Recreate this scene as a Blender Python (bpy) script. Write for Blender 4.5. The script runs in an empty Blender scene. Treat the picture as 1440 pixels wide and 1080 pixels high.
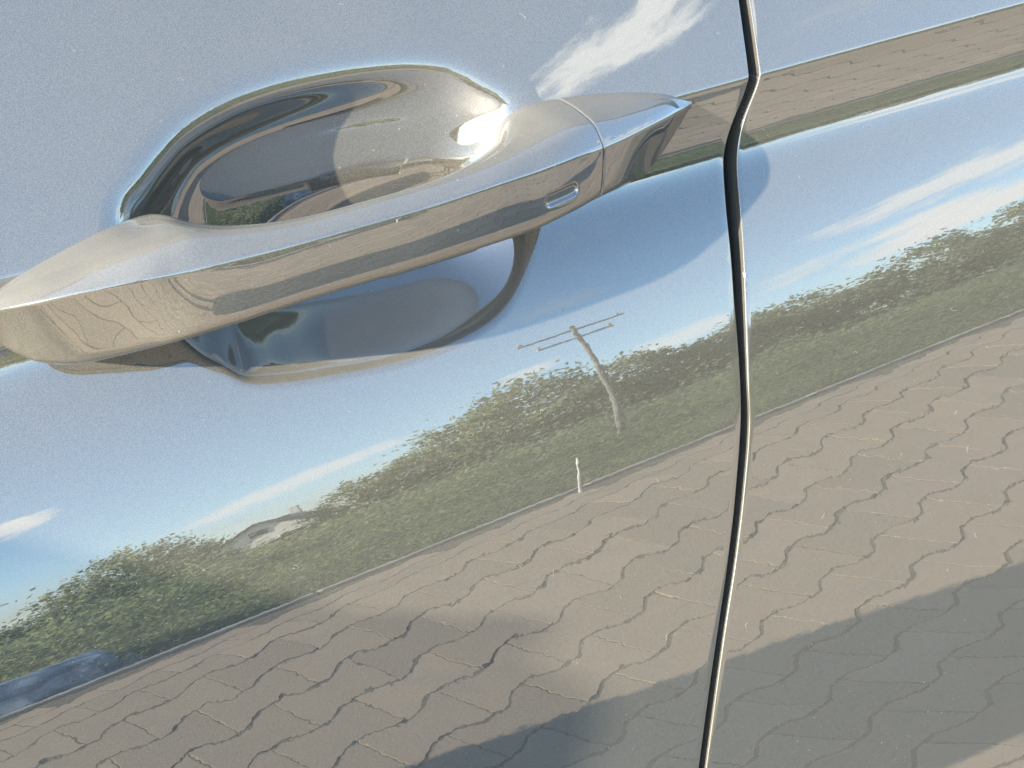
import bpy, bmesh, math, random
import numpy as np
from mathutils import Matrix, Vector

scene = bpy.context.scene
COL = scene.collection
RAD = math.radians

# ------------------------------------------------------------------ camera
CAM_LOC = (-0.12497, -0.36, 1.07638)
CAM_ROT = [(0.869183, 0.307744, -0.387059), (-0.483965, 0.368777, -0.793588), (-0.101483, 0.877096, 0.469472)]
cam_data = bpy.data.cameras.new("camera")
cam = bpy.data.objects.new("camera", cam_data)
COL.objects.link(cam)
cam_data.sensor_width = 36.0
cam_data.lens = 45.0
cam_data.clip_start = 0.01
cam_data.clip_end = 2000.0
_m = Matrix(CAM_ROT).to_4x4()
_m.translation = Vector(CAM_LOC)
cam.matrix_world = _m
scene.camera = cam

# ------------------------------------------------------------------ sky, clouds, sun, exposure
SUN_AZ, SUN_EL = RAD(258.0), RAD(24.0)          # from +Y towards +X ; above the horizon
world = bpy.data.worlds.new("World")
scene.world = world
world.use_nodes = True
wn = world.node_tree
wn.nodes.clear()


class NT:
    """small helper to write node graphs"""
    def __init__(self, tree):
        self.t = tree

    def n(self, kind, **kw):
        nd = self.t.nodes.new(kind)
        for k, v in kw.items():
            setattr(nd, k, v)
        return nd

    def put(self, sock, v):
        if hasattr(v, "is_output"):
            self.t.links.new(v, sock)
        elif v is not None:
            sock.default_value = v

    def math(self, op, a, b=None, c=None, clamp=False):
        nd = self.n("ShaderNodeMath", operation=op, use_clamp=clamp)
        self.put(nd.inputs[0], a)
        if b is not None:
            self.put(nd.inputs[1], b)
        if c is not None:
            self.put(nd.inputs[2], c)
        return nd.outputs[0]

    def step(self, v, lo, hi, a=0.0, b=1.0):
        nd = self.n("ShaderNodeMapRange", interpolation_type="SMOOTHSTEP")
        for s, q in zip(nd.inputs[:5], (v, lo, hi, a, b)):
            self.put(s, q)
        return nd.outputs[0]

    def mix(self, f, a, b):
        nd = self.n("ShaderNodeMix", data_type="RGBA")
        self.put(nd.inputs[0], f)
        self.put(nd.inputs[6], a)
        self.put(nd.inputs[7], b)
        return nd.outputs[2]

    def noise(self, vec, scale, detail=4.0, rough=0.55, dist=0.0):
        nd = self.n("ShaderNodeTexNoise")
        self.put(nd.inputs["Vector"], vec)
        self.put(nd.inputs["Scale"], scale)
        nd.inputs["Detail"].default_value = detail
        nd.inputs["Roughness"].default_value = rough
        nd.inputs["Distortion"].default_value = dist
        return nd.outputs[0]


w = NT(wn)
sky = w.n("ShaderNodeTexSky", sky_type="NISHITA", sun_disc=False, sun_elevation=SUN_EL, sun_rotation=SUN_AZ,
          altitude=100.0, air_density=1.0, dust_density=0.8, ozone_density=2.6)
geo = w.n("ShaderNodeTexCoord")
sep = w.n("ShaderNodeSeparateXYZ")
wn.links.new(geo.outputs["Generated"], sep.inputs[0])
dx, dy, dz = sep.outputs
elev = w.math("MULTIPLY", w.math("ARCSINE", dz), 180 / math.pi)
azim = w.math("MULTIPLY", w.math("ARCTAN2", dx, w.math("MULTIPLY", dy, -1.0)), 180 / math.pi)
comb = w.n("ShaderNodeCombineXYZ")
wn.links.new(w.math("MULTIPLY", azim, 0.060), comb.inputs[0])
wn.links.new(w.math("MULTIPLY", elev, 0.15), comb.inputs[1])
fluff = w.noise(comb.outputs[0], 1.0, 7.0, 0.58, 0.35)
comb2 = w.n("ShaderNodeCombineXYZ")
wn.links.new(w.math("MULTIPLY", azim, 0.20), comb2.inputs[0])
wn.links.new(w.math("MULTIPLY", w.math("SUBTRACT", elev, w.math("MULTIPLY", azim, 0.16)), 0.65), comb2.inputs[1])
fine = w.noise(comb2.outputs[0], 1.0, 6.0, 0.6, 0.2)


def cloud(az, el, ra, re, tilt, soft):
    """one elongated cloud in the sky: direction, half width / height in degrees, tilt"""
    a = w.math("SUBTRACT", azim, az)
    e = w.math("SUBTRACT", elev, el)
    c, s = math.cos(RAD(tilt)), math.sin(RAD(tilt))
    u = w.math("DIVIDE", w.math("ADD", w.math("MULTIPLY", a, c), w.math("MULTIPLY", e, s)), ra)
    v = w.math("DIVIDE", w.math("SUBTRACT", w.math("MULTIPLY", e, c), w.math("MULTIPLY", a, s)), re)
    r = w.math("ADD", w.math("MULTIPLY", u, u), w.math("MULTIPLY", v, v))
    r = w.math("ADD", r, w.math("MULTIPLY", w.math("SUBTRACT", fine, 0.5), -4.2))
    return w.step(r, 1.25, 0.0, 0.0, soft)


CLOUDS = [(41.6, 37.2, 7.6, 2.0, 10, 0.9), (45.8, 15.6, 7.0, 2.2, 7, 0.85), (44.5, 10.3, 6.0, 1.9, 7, 1.0), (50.0, 11.0, 4.0, 1.6, 0, 0.7),
          (37.5, 11.0, 3.2, 1.0, 6, 0.5), (0.6, 16.2, 2.4, 1.2, 6, 1.0), (12.0, 8.6, 5.5, 1.1, 4, 0.75), (31.0, 8.6, 3.4, 1.2, 0, 0.7), (24.0, 11.5, 2.0, 0.8, 4, 0.7),
          (-14.0, 20.0, 9.0, 4.0, 5, 0.7), (80.0, 24.0, 14.0, 5.0, 0, 0.8), (-60.0, 30.0, 16.0, 6.0, 0, 0.7)]
mask = w.step(fluff, 0.56, 0.72, 0.0, 0.35)
mask = w.math("MULTIPLY", mask, w.step(elev, 62.0, 30.0))
bright = 0.0
for args in CLOUDS:
    bright = w.math("MAXIMUM", bright, cloud(*args))
low = w.math("MULTIPLY", w.step(elev, 10.0, 2.5), w.step(fluff, 0.30, 0.60, 0.25, 0.85))
mask = w.math("MAXIMUM", mask, low)
air = w.n("ShaderNodeMix", data_type="RGBA", blend_type="MULTIPLY")     # slightly hazy summer air
air.inputs[0].default_value = 1.0
w.put(air.inputs[6], sky.outputs[0])
air.inputs[7].default_value = (0.975, 0.975, 0.895, 1.0)
skycol = w.mix(mask, air.outputs[2], (2.4, 2.45, 2.42, 1.0))
skycol = w.mix(bright, skycol, (3.75, 3.9, 3.95, 1.0))
bg = w.n("ShaderNodeBackground")
w.put(bg.inputs[0], skycol)
bg.inputs[1].default_value = 0.138
wo = w.n("ShaderNodeOutputWorld")
wn.links.new(bg.outputs[0], wo.inputs[0])

sun_data = bpy.data.lights.new("sun", "SUN")
sun_data.energy = 4.5
sun_data.angle = RAD(0.53)
sun_data.color = (1.0, 0.88, 0.68)
sun = bpy.data.objects.new("sun", sun_data)
COL.objects.link(sun)
_to_sun = Vector((math.sin(SUN_AZ) * math.cos(SUN_EL), math.cos(SUN_AZ) * math.cos(SUN_EL), math.sin(SUN_EL)))
sun.rotation_euler = _to_sun.to_track_quat("Z", "Y").to_euler()
sun.location = (-4, -3, 4)

vs = scene.view_settings
vs.view_transform = "Standard"
vs.look = "None"
vs.gamma = 1.0
vs.use_curve_mapping = False
vs.exposure = 1.95
scene.cycles.max_bounces = 12
scene.cycles.glossy_bounces = 8
scene.cycles.sample_clamp_indirect = 6.0
scene.cycles.use_denoising = True

# ------------------------------------------------------------------ helpers
MATS = {}


def material(name):
    m = bpy.data.materials.new(name)
    m.use_nodes = True
    t = NT(m.node_tree)
    MATS[name] = m
    return m, t, m.node_tree.nodes["Principled BSDF"]


def simple(name, col, rough=0.6, var=0.0, scale=5.0, metallic=0.0, bump=0.0):
    m, t, p = material(name)
    p.inputs["Roughness"].default_value = rough
    p.inputs["Metallic"].default_value = metallic
    p.inputs["Base Color"].default_value = (*col, 1)
    if var or bump:
        tc = t.n("ShaderNodeTexCoord")
        nz = t.noise(tc.outputs["Object"], scale, 5.0)
        if var:
            lo = tuple(c * (1 - var) for c in col) + (1,)
            hi = tuple(min(1, c * (1 + var)) for c in col) + (1,)
            t.put(p.inputs["Base Color"], t.mix(t.step(nz, 0.3, 0.7), lo, hi))
        if bump:
            b = t.n("ShaderNodeBump")
            b.inputs["Distance"].default_value = bump
            t.put(b.inputs["Height"], nz)
            t.put(p.inputs["Normal"], b.outputs[0])
    return m


def mesh_obj(name, verts, faces, mat, parent=None, smooth=False):
    me = bpy.data.meshes.new(name)
    me.from_pydata([tuple(map(float, v)) for v in verts], [], faces)
    if smooth:
        me.polygons.foreach_set("use_smooth", [True] * len(me.polygons))
    me.update()
    if mat:
        me.materials.append(mat)
    o = bpy.data.objects.new(name, me)
    COL.objects.link(o)
    if parent:
        o.parent = parent
    return o


def grid_obj(name, P, mat, parent=None, flip=False, closed=False):
    """P: array rows x cols x 3 -> smooth quad grid"""
    r, c, _ = P.shape
    idx = np.arange(r * c).reshape(r, c)
    if closed:
        idx = np.concatenate([idx, idx[:, :1]], 1)
    a, b, d, e = idx[:-1, :-1], idx[:-1, 1:], idx[1:, 1:], idx[1:, :-1]
    F = np.stack([a, b, d, e] if not flip else [a, e, d, b], -1).reshape(-1, 4)
    me = bpy.data.meshes.new(name)
    V = P.reshape(-1, 3)
    me.vertices.add(len(V))
    me.vertices.foreach_set("co", V.astype(np.float32).ravel())
    me.loops.add(F.size)
    me.loops.foreach_set("vertex_index", F.astype(np.int32).ravel())
    me.polygons.add(len(F))
    me.polygons.foreach_set("loop_start", np.arange(0, F.size, 4, dtype=np.int32))
    me.polygons.foreach_set("loop_total", np.full(len(F), 4, dtype=np.int32))
    me.polygons.foreach_set("use_smooth", np.ones(len(F), dtype=bool))
    me.update(calc_edges=True)
    me.validate()
    if mat:
        me.materials.append(mat)
    o = bpy.data.objects.new(name, me)
    COL.objects.link(o)
    if parent:
        o.parent = parent
    return o


def tag(o, label=None, cat=None, group=None, kind=None):
    for k, v in (("label", label), ("category", cat), ("group", group), ("kind", kind)):
        if v:
            o[k] = v
    return o


def empty(name, loc=(0, 0, 0)):
    o = bpy.data.objects.new(name, None)
    o.location = loc
    COL.objects.link(o)
    return o


def box_mesh(cx, cy, cz, sx, sy, sz):
    v = [(cx + a * sx / 2, cy + b * sy / 2, cz + c * sz / 2) for c in (-1, 1) for b in (-1, 1) for a in (-1, 1)]
    f = [(0, 2, 3, 1), (4, 5, 7, 6), (0, 1, 5, 4), (2, 6, 7, 3), (0, 4, 6, 2), (1, 3, 7, 5)]
    return v, f


def box(name, c, s, mat, parent=None, bevel=0.0):
    v, f = box_mesh(*c, *s)
    o = mesh_obj(name, v, f, mat, parent)
    if bevel:
        bm = bmesh.new()
        bm.from_mesh(o.data)
        bmesh.ops.bevel(bm, geom=bm.edges[:], offset=bevel, segments=2, affect="EDGES", profile=0.6)
        bm.to_mesh(o.data)
        bm.free()
    return o


def tube_data(p0, p1, r0, r1, n=8):
    p0, p1 = Vector(p0), Vector(p1)
    q = (p1 - p0).to_track_quat("Z", "Y")
    v = []
    for p, r in ((p0, r0), (p1, r1)):
        for i in range(n):
            a = 2 * math.pi * i / n
            v.append(p + q @ Vector((r * math.cos(a), r * math.sin(a), 0)))
    f = [(i, (i + 1) % n, n + (i + 1) % n, n + i) for i in range(n)] + [tuple(range(n))[::-1], tuple(range(n, 2 * n))]
    return v, f


def join(parts):
    V, F = [], []
    for v, f in parts:
        k = len(V)
        V += list(v)
        F += [tuple(i + k for i in q) for q in f]
    return V, F


def smoothstep(x, a, b):
    q = np.clip((x - a) / (b - a), 0, 1)
    return q * q * (3 - 2 * q)

# ------------------------------------------------------------------ car paint and other materials
def car_paint():
    m, t, p = material("car_paint")
    tc = t.n("ShaderNodeTexCoord")
    obj = tc.outputs["Object"]
    # metallic grey pigment with very fine flake
    flake = t.n("ShaderNodeTexVoronoi")
    t.put(flake.inputs["Vector"], obj)
    flake.inputs["Scale"].default_value = 2600.0
    fl = t.step(flake.outputs["Distance"], 0.1, 0.7, 1.25, 0.75)
    pig = t.n("ShaderNodeMix", data_type="RGBA", blend_type="MULTIPLY")
    pig.inputs[0].default_value = 1.0
    pig.inputs[6].default_value = (PAINT[0], PAINT[1], PAINT[2], 1)
    t.put(pig.inputs[7], fl)
    base = pig.outputs[2]
    # settled dust: sparse specks and a few hair-like fibres
    def specks(scale, lo, hi, keep):
        v = t.n("ShaderNodeTexVoronoi")
        t.put(v.inputs["Vector"], obj)
        v.inputs["Scale"].default_value = scale
        near = t.step(v.outputs["Distance"], hi, lo)
        sel = t.n("ShaderNodeSeparateColor")
        t.put(sel.inputs[0], v.outputs["Color"])
        return t.math("MULTIPLY", near, t.math("GREATER_THAN", sel.outputs[0], keep))
    patch = t.step(t.noise(obj, 9.0, 3.0), 0.35, 0.7, 0.25, 1.0)
    d = t.math("MAXIMUM", specks(420.0, 0.06, 0.17, 0.92), specks(150.0, 0.03, 0.055, 0.80))
    d = t.math("MULTIPLY", d, patch)
    haze = t.math("MULTIPLY", t.step(t.noise(obj, 900.0, 2.0), 0.50, 0.78), t.math("MULTIPLY", patch, 0.04))
    d = t.math("MAXIMUM", d, haze)
    ge = t.n("ShaderNodeNewGeometry")                # a thin film of dust lies on what faces up
    nz = t.n("ShaderNodeSeparateXYZ")
    t.put(nz.inputs[0], ge.outputs["Normal"])
    fr = t.n("ShaderNodeMapRange")
    for sck, val in zip(fr.inputs[:5], (nz.outputs[2], 0.30, 0.95, 0.0, 0.34)):
        t.put(sck, val)
    film = t.math("MULTIPLY", fr.outputs[0], t.step(t.noise(obj, 14.0, 5.0), 0.25, 0.7, 0.6, 1.2))
    d = t.math("MAXIMUM", d, film)
    t.put(p.inputs["Base Color"], t.mix(d, base, (0.285, 0.28, 0.262, 1)))
    p.inputs["Metallic"].default_value = 0.0
    p.inputs["Roughness"].default_value = 0.42
    p.inputs["Specular IOR Level"].default_value = 0.0
    t.put(p.inputs["Coat Weight"], t.math("SUBTRACT", 1.0, t.math("MULTIPLY", d, 0.75)))
    p.inputs["Coat Roughness"].default_value = 0.008
    p.inputs["Coat IOR"].default_value = COAT_IOR
    # orange peel of the clear coat
    peel = t.math("ADD", t.noise(obj, 170.0, 2.0, 0.5), t.math("MULTIPLY", t.noise(obj, 45.0, 1.0, 0.5), 2.0))
    b = t.n("ShaderNodeBump")
    b.inputs["Distance"].default_value = PEEL
    t.put(b.inputs["Height"], peel)
    t.put(p.inputs["Coat Normal"], b.outputs[0])
    return m


PAINT = (0.116, 0.113, 0.100)
COAT_IOR = 3.3
PEEL = 0.000005
paint = car_paint()
rubber = simple("black_rubber", (0.008, 0.008, 0.009), 0.7)
glass = simple("tinted_glass", (0.01, 0.012, 0.012), 0.03)
black_trim = simple("black_trim", (0.012, 0.012, 0.012), 0.35, 0.2, 200)

# ------------------------------------------------------------------ car door skin
HANDLE = [  # (top edge, shoulder, ridge, lower edge) per station, front to rear
    ((-0.1111,0.0001,0.9452), (-0.1114,0.0001,0.9444), (-0.1116,0.0001,0.9435), (-0.1122,0.0002,0.9415)),
    ((-0.1074,-0.0000,0.9464), (-0.1086,-0.0050,0.9453), (-0.1096,-0.0090,0.9447), (-0.1105,0.0003,0.9339)),
    ((-0.1027,-0.0001,0.9480), (-0.1042,-0.0110,0.9490), (-0.1055,-0.0165,0.9476), (-0.1066,-0.0000,0.9285)),
    ((-0.0962,-0.0000,0.9505), (-0.0988,-0.0157,0.9511), (-0.1008,-0.0217,0.9492), (-0.1037,-0.0045,0.9261)),
    ((-0.0898,0.0008,0.9520), (-0.0934,-0.0190,0.9526), (-0.0953,-0.0255,0.9502), (-0.0990,-0.0098,0.9239)),
    ((-0.0789,0.0021,0.9544), (-0.0843,-0.0225,0.9541), (-0.0874,-0.0290,0.9511), (-0.0909,-0.0158,0.9231)),
    ((-0.0681,0.0031,0.9560), (-0.0754,-0.0255,0.9559), (-0.0786,-0.0320,0.9514), (-0.0809,-0.0218,0.9246)),
    ((-0.0584,0.0040,0.9564), (-0.0666,-0.0280,0.9571), (-0.0697,-0.0345,0.9516), (-0.0719,-0.0280,0.9267)),
    ((-0.0540,-0.0040,0.9574), (-0.0599,-0.0290,0.9577), (-0.0623,-0.0355,0.9514), (-0.0658,-0.0324,0.9281)),
    ((-0.0498,-0.0140,0.9569), (-0.0532,-0.0298,0.9579), (-0.0556,-0.0363,0.9513), (-0.0583,-0.0353,0.9292)),
    ((-0.0405,-0.0235,0.9560), (-0.0427,-0.0315,0.9558), (-0.0449,-0.0370,0.9513), (-0.0463,-0.0370,0.9299)),
    ((-0.0232,-0.0275,0.9545), (-0.0249,-0.0327,0.9537), (-0.0266,-0.0375,0.9510), (-0.0294,-0.0376,0.9306)),
    ((-0.0015,-0.0280,0.9542), (-0.0030,-0.0322,0.9534), (-0.0049,-0.0370,0.9507), (-0.0072,-0.0371,0.9303)),
    ((0.0199,-0.0265,0.9541), (0.0180,-0.0310,0.9531), (0.0158,-0.0360,0.9504), (0.0140,-0.0361,0.9297)),
    ((0.0366,-0.0210,0.9543), (0.0360,-0.0276,0.9536), (0.0347,-0.0338,0.9503), (0.0332,-0.0339,0.9289)),
    ((0.0513,-0.0100,0.9549), (0.0507,-0.0248,0.9550), (0.0496,-0.0310,0.9496), (0.0498,-0.0311,0.9282)),
    ((0.0616,0.0020,0.9574), (0.0627,-0.0228,0.9560), (0.0609,-0.0290,0.9494), (0.0615,-0.0289,0.9288)),
    ((0.0699,0.0050,0.9594), (0.0727,-0.0205,0.9563), (0.0708,-0.0267,0.9491), (0.0703,-0.0264,0.9291)),
    ((0.0816,0.0048,0.9591), (0.0811,-0.0180,0.9556), (0.0807,-0.0240,0.9486), (0.0785,-0.0233,0.9292)),
    ((0.0942,0.0042,0.9581), (0.0933,-0.0140,0.9538), (0.0934,-0.0195,0.9481), (0.0918,-0.0164,0.9275)),
    ((0.1103,0.0028,0.9556), (0.1069,-0.0095,0.9519), (0.1073,-0.0135,0.9475), (0.1105,-0.0012,0.9232)),
    ((0.1209,0.0014,0.9530), (0.1181,-0.0057,0.9500), (0.1182,-0.0082,0.9468), (0.1185,-0.0000,0.9284)),
    ((0.1271,-0.0002,0.9502), (0.1258,-0.0027,0.9479), (0.1255,-0.0042,0.9465), (0.1252,0.0003,0.9358)),
    ((0.1315,-0.0001,0.9474), (0.1315,-0.0005,0.9469), (0.1316,-0.0008,0.9465), (0.1309,0.0002,0.9434)),
]
CUP = [(-0.0613,0.9553), (-0.0545,0.9601), (-0.0467,0.9656), (-0.0385,0.9703), (-0.0256,0.9743), (-0.0125,0.9765), (0.0033,0.9777), (0.0217,0.9779), (0.0370,0.9768), (0.0469,0.9742), (0.0526,0.9708), (0.0580,0.9658), (0.0637,0.9600), (0.0639,0.9512), (0.0644,0.9364), (0.0626,0.9223), (0.0574,0.9125), (0.0489,0.9035), (0.0390,0.8982), (0.0256,0.8957), (0.0107,0.8951), (-0.0030,0.8960), (-0.0172,0.8978), (-0.0298,0.8997), (-0.0425,0.9028), (-0.0487,0.9079), (-0.0544,0.9133), (-0.0601,0.9232), (-0.0639,0.9355), (-0.0644,0.9470)]
GAP_FRONT = [(0.9739,0.1646), (0.9673,0.1627), (0.9607,0.1608), (0.9551,0.1595), (0.9508,0.1579), (0.9476,0.1575), (0.9431,0.1554), (0.9386,0.1526), (0.9338,0.1496), (0.9279,0.1469), (0.9221,0.1447), (0.9173,0.1429), (0.9065,0.1389), (0.8952,0.1361), (0.8792,0.1320), (0.8650,0.1292), (0.8503,0.1265), (0.8377,0.1242), (0.8249,0.1209), (0.8045,0.1150), (0.7842,0.1080), (0.7640,0.1001), (0.7411,0.0911), (0.7139,0.0808), (0.6969,0.0743)]
GAP_REAR = [(0.9733,0.1681), (0.9666,0.1665), (0.9600,0.1646), (0.9533,0.1628), (0.9468,0.1614), (0.9423,0.1593), (0.9378,0.1561), (0.9328,0.1537), (0.9262,0.1518), (0.9211,0.1494), (0.9140,0.1469), (0.9053,0.1438), (0.8941,0.1405), (0.8782,0.1358), (0.8641,0.1321), (0.8496,0.1289), (0.8367,0.1272), (0.8239,0.1240), (0.8035,0.1178), (0.7831,0.1107), (0.7630,0.1025), (0.7400,0.0936), (0.7128,0.0833), (0.6957,0.0767)]
TILT_DOWN = [(0.0,-4.85), (1.2,-4.59), (2.4,-4.23), (3.6,-3.81), (4.8,-3.37), (6.0,-2.90), (7.2,-2.41), (8.4,-1.90), (9.6,-1.38), (10.8,-0.85), (12.0,-0.30), (13.2,0.28), (14.4,0.89), (15.6,1.50), (16.8,2.10), (18.0,2.70), (19.2,3.37), (20.4,4.30), (21.6,5.80), (22.8,8.12), (24.0,11.24), (25.2,14.78), (26.4,18.28), (27.6,21.39), (28.8,23.98), (30.0,26.00), (31.2,27.52), (32.4,28.61), (33.6,29.36), (34.8,29.85), (36.0,30.14), (37.2,30.27), (38.4,30.28), (39.6,30.20), (40.8,30.05), (42.0,29.81), (43.2,29.50), (44.4,29.13), (45.6,28.73), (46.8,28.33), (48.0,27.92), (49.2,27.52), (50.0,27.26), (56.0,25.63), (62.0,24.20), (68.0,22.87), (74.0,21.91), (80.0,20.98), (86.0,19.98), (92.0,18.89), (98.0,17.62), (104.0,16.13), (110.0,14.43), (116.0,12.67), (122.0,11.45), (128.0,11.05), (134.0,11.08), (140.0,11.16), (146.0,11.29), (152.0,11.44), (158.0,11.57), (164.0,11.71), (170.0,11.85), (176.0,11.99), (182.0,12.13), (188.0,12.26), (194.0,12.38), (200.0,12.49), (206.0,12.58), (212.0,12.68), (218.0,12.77), (224.0,12.85), (230.0,12.91), (236.0,12.91), (242.0,12.89), (248.0,12.88), (254.0,12.86), (260.0,12.83), (266.0,12.80), (272.0,12.75), (278.0,12.69), (284.0,12.63), (290.0,12.56), (296.0,12.50), (302.0,12.43), (308.0,12.36), (314.0,12.29), (320.0,12.25), (326.0,12.21), (332.0,12.17), (338.0,12.13)]  # (mm below the crease along the skin, lean in degrees)
TILT_UP = [(0.0,28.95), (8.0,29.47), (16.0,30.14), (24.0,30.72), (32.0,31.12), (40.0,31.32), (48.0,31.38), (56.0,31.29), (64.0,31.08), (72.0,30.83), (80.0,30.58), (88.0,30.31), (96.0,29.97), (104.0,29.54), (112.0,29.06), (120.0,28.61)]
GROOVE = ((0.0566,-0.0283,0.9388), (0.0662,-0.0275,0.9391))

# the skin's section: lean of the sheet metal against the distance along it from the crease
def _section():
    step = 0.0002
    sd = np.arange(0, 0.62, step)
    td = np.interp(sd * 1000, [a for a, _ in TILT_DOWN] + [400, 470, 520, 560, 620],
                   [b for _, b in TILT_DOWN] + [11, 6, 0, -14, -40])
    su = np.arange(0, 0.175, step)
    tu = np.interp(su * 1000, [a for a, _ in TILT_UP], [b for _, b in TILT_UP])
    s = np.concatenate([-su[::-1], sd[1:]])
    t = np.concatenate([tu[::-1], td[1:]])
    k = np.arange(-14, 15)                      # roll the crease over a small radius
    g = np.exp(-0.5 * (k / 3.6) ** 2)
    g /= g.sum()
    soft = np.convolve(np.pad(t, 14, mode="edge"), g, "valid")
    near = np.exp(-(s / 0.004) ** 2)
    t = np.radians(t * (1 - near) + soft * near)
    i0 = len(su) - 1
    z = np.zeros(len(s))
    o = np.zeros(len(s))
    for i in range(i0, len(s) - 1):
        z[i + 1] = z[i] - step * math.cos(t[i])
        o[i + 1] = o[i] + step * math.sin(t[i])
    for i in range(i0, 0, -1):
        z[i - 1] = z[i] + step * math.cos(t[i])
        o[i - 1] = o[i] - step * math.sin(t[i])
    z += CREASE_Z
    return z[::-1].copy(), o[::-1].copy(), s[::-1].copy()


CREASE_Z = 0.95
SEC_Z, SEC_O, SEC_S = _section()


def skin(x, z):
    """how far the skin stands out (towards -Y) at x, z"""
    return np.interp(z, SEC_Z, SEC_O) + 0.0 * x


def closed_curve(pts, n):
    p = np.array(pts)
    m = len(p)
    out = []
    for i in range(m):
        a, b, c, d = p[i - 1], p[i], p[(i + 1) % m], p[(i + 2) % m]
        for t in np.linspace(0, 1, n, endpoint=False):
            out.append(0.5 * ((2 * b) + (c - a) * t + (2 * a - 5 * b + 4 * c - d) * t * t + (3 * b - a - 3 * c + d) * t ** 3))
    return np.array(out)


CUP_LINE = closed_curve(CUP, 5)


def cup_distance(X, Z):
    """signed distance to the rim of the finger recess, positive inside"""
    sh = X.shape
    x, z = X.ravel(), Z.ravel()
    best = np.full(x.shape, 1.0)
    inside = np.zeros(x.shape, bool)
    m = len(CUP_LINE)
    for i in range(m):
        ax, az = CUP_LINE[i]
        bx, bz = CUP_LINE[(i + 1) % m]
        ex, ez = bx - ax, bz - az
        t = np.clip(((x - ax) * ex + (z - az) * ez) / (ex * ex + ez * ez), 0, 1)
        best = np.minimum(best, (x - ax - t * ex) ** 2 + (z - az - t * ez) ** 2)
        cond = (az > z) != (bz > z)
        inside ^= cond & (x < ex * (z - az) / (ez if abs(ez) > 1e-12 else 1e-12) + ax)
    d = np.sqrt(best)
    return np.where(inside, d, -d).reshape(sh)


def recess(X, Z, O):
    """press the finger recess into the skin"""
    sel = (X > -0.11) & (X < 0.12) & (Z > 0.85) & (Z < 1.02)
    d = np.full(X.shape, -1.0)
    d[sel] = cup_distance(X[sel], Z[sel])
    rim = 0.0009 + 0.0028 * smoothstep(Z, 0.90, 0.96)      # tight lower lip, softer upper lip
    soft = 0.5 * (d + np.sqrt(d * d + rim ** 2)) * smoothstep(d, -3.2 * rim, -0.3 * rim)
    mm = np.clip(soft / (CUP_W - 0.013 * smoothstep(Z, 0.935, 0.965)), 0, 1)
    g = 1 - (1 - mm) ** 2.3
    flat = -0.016 + (0.978 - Z) * (0.0325 / 0.083)
    b = smoothstep(d, 0.0, 0.02)
    floor = CUP_FLOOR + 0.085 * (0.965 - Z) + 6.5 * np.maximum(0.930 - Z, 0) ** 2
    xs = X + 0.015                                    # the bowl rises gently towards its rear end
    floor = floor + 0.20 * 0.5 * (xs + np.sqrt(xs * xs + 0.015 ** 2)) * smoothstep(Z, 0.905, 0.945)
    return (O * (1 - b) + flat * b) * (1 - g) + floor * g


CUP_W, CUP_FLOOR = 0.030, -0.0315


def row_levels():
    """heights of the mesh rows: dense at the crease and across the recess"""
    zs, z = [], 1.085
    while z > 0.40:
        zs.append(z)
        if abs(z - CREASE_Z) < 0.004:
            h = 0.00025
        elif 0.884 < z < 0.99:
            h = 0.0007
        elif 0.80 < z < 1.0:
            h = 0.0015
        else:
            h = 0.006
        z -= h
    return np.array(zs)


def door_panel(name, rear, parent):
    zs = row_levels()
    g = GAP_REAR if rear else GAP_FRONT
    gz = np.array([a for a, _ in g])[::-1]
    gx = np.array([b for _, b in g])[::-1]
    # smooth the shut line and let it run on straight beyond the traced part
    edge = np.interp(zs, gz, gx)
    hi, lo = zs > gz[-1], zs < gz[0]
    edge[hi] = gx[-1] + (zs[hi] - gz[-1]) * 0.28
    edge[lo] = gx[0] + (zs[lo] - gz[0]) * 0.30
    zu = np.arange(zs[-1] - 0.03, zs[0] + 0.03, 0.0005)
    eu = np.interp(zu, zs[::-1], edge[::-1])
    ker = np.exp(-0.5 * (np.arange(-24, 25) / 7.0) ** 2)
    eu = np.convolve(np.pad(eu, 24, mode="edge"), ker / ker.sum(), "valid")
    edge = np.interp(zs, zu, eu) + (0.0004 if rear else -0.0003)
    r = 0.0006 if rear else 0.0005
    if rear:
        L = np.concatenate([np.linspace(0, 0.02, 12), np.linspace(0.024, 0.9, 120)])
        base = edge[:, None] + r + L[None, :]
    else:
        L = np.concatenate([np.linspace(0.98, 0.262, 110), np.arange(0.26, 0.055, -0.0008), np.linspace(0.054, 0.0, 22)])
        base = edge[:, None] - r - L[None, :]
    Z = np.repeat(zs[:, None], base.shape[1], 1)
    O = skin(base, Z)
    if not rear:
        O = recess(base, Z, O)
    P = np.stack([base, -O, Z], -1)
    # rolled hem along the shut line and its return flange
    i = 0 if rear else -1
    e = 0.0004
    sz = (skin(base[:, i], zs + e) - skin(base[:, i], zs - e)) / (2 * e)
    n = np.stack([0 * sz, -np.ones_like(sz), -sz], -1)
    n /= np.linalg.norm(n, axis=1)[:, None]
    sgn = -1.0 if rear else 1.0
    hem = []
    for a in np.radians([15, 30, 45, 60, 75, 90]):
        q = P[:, i].copy()
        q[:, 0] += sgn * r * math.sin(a)
        q -= n * (r * (1 - math.cos(a)))
        hem.append(q)
    last = hem[-1] - n * 0.012
    hem.append(last)
    H = np.stack(hem, 1)
    P = np.concatenate([H[:, ::-1], P], 1) if rear else np.concatenate([P, H], 1)
    return grid_obj(name, P, paint, parent, flip=True), zs, edge, n


car = empty("car")
tag(car, "glossy grey metallic car seen close at its front door handle", "car")
front_door, zs_, edge_f, n_f = door_panel("front_door", False, car)
rear_door, _, edge_r, _ = door_panel("rear_door", True, car)

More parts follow.
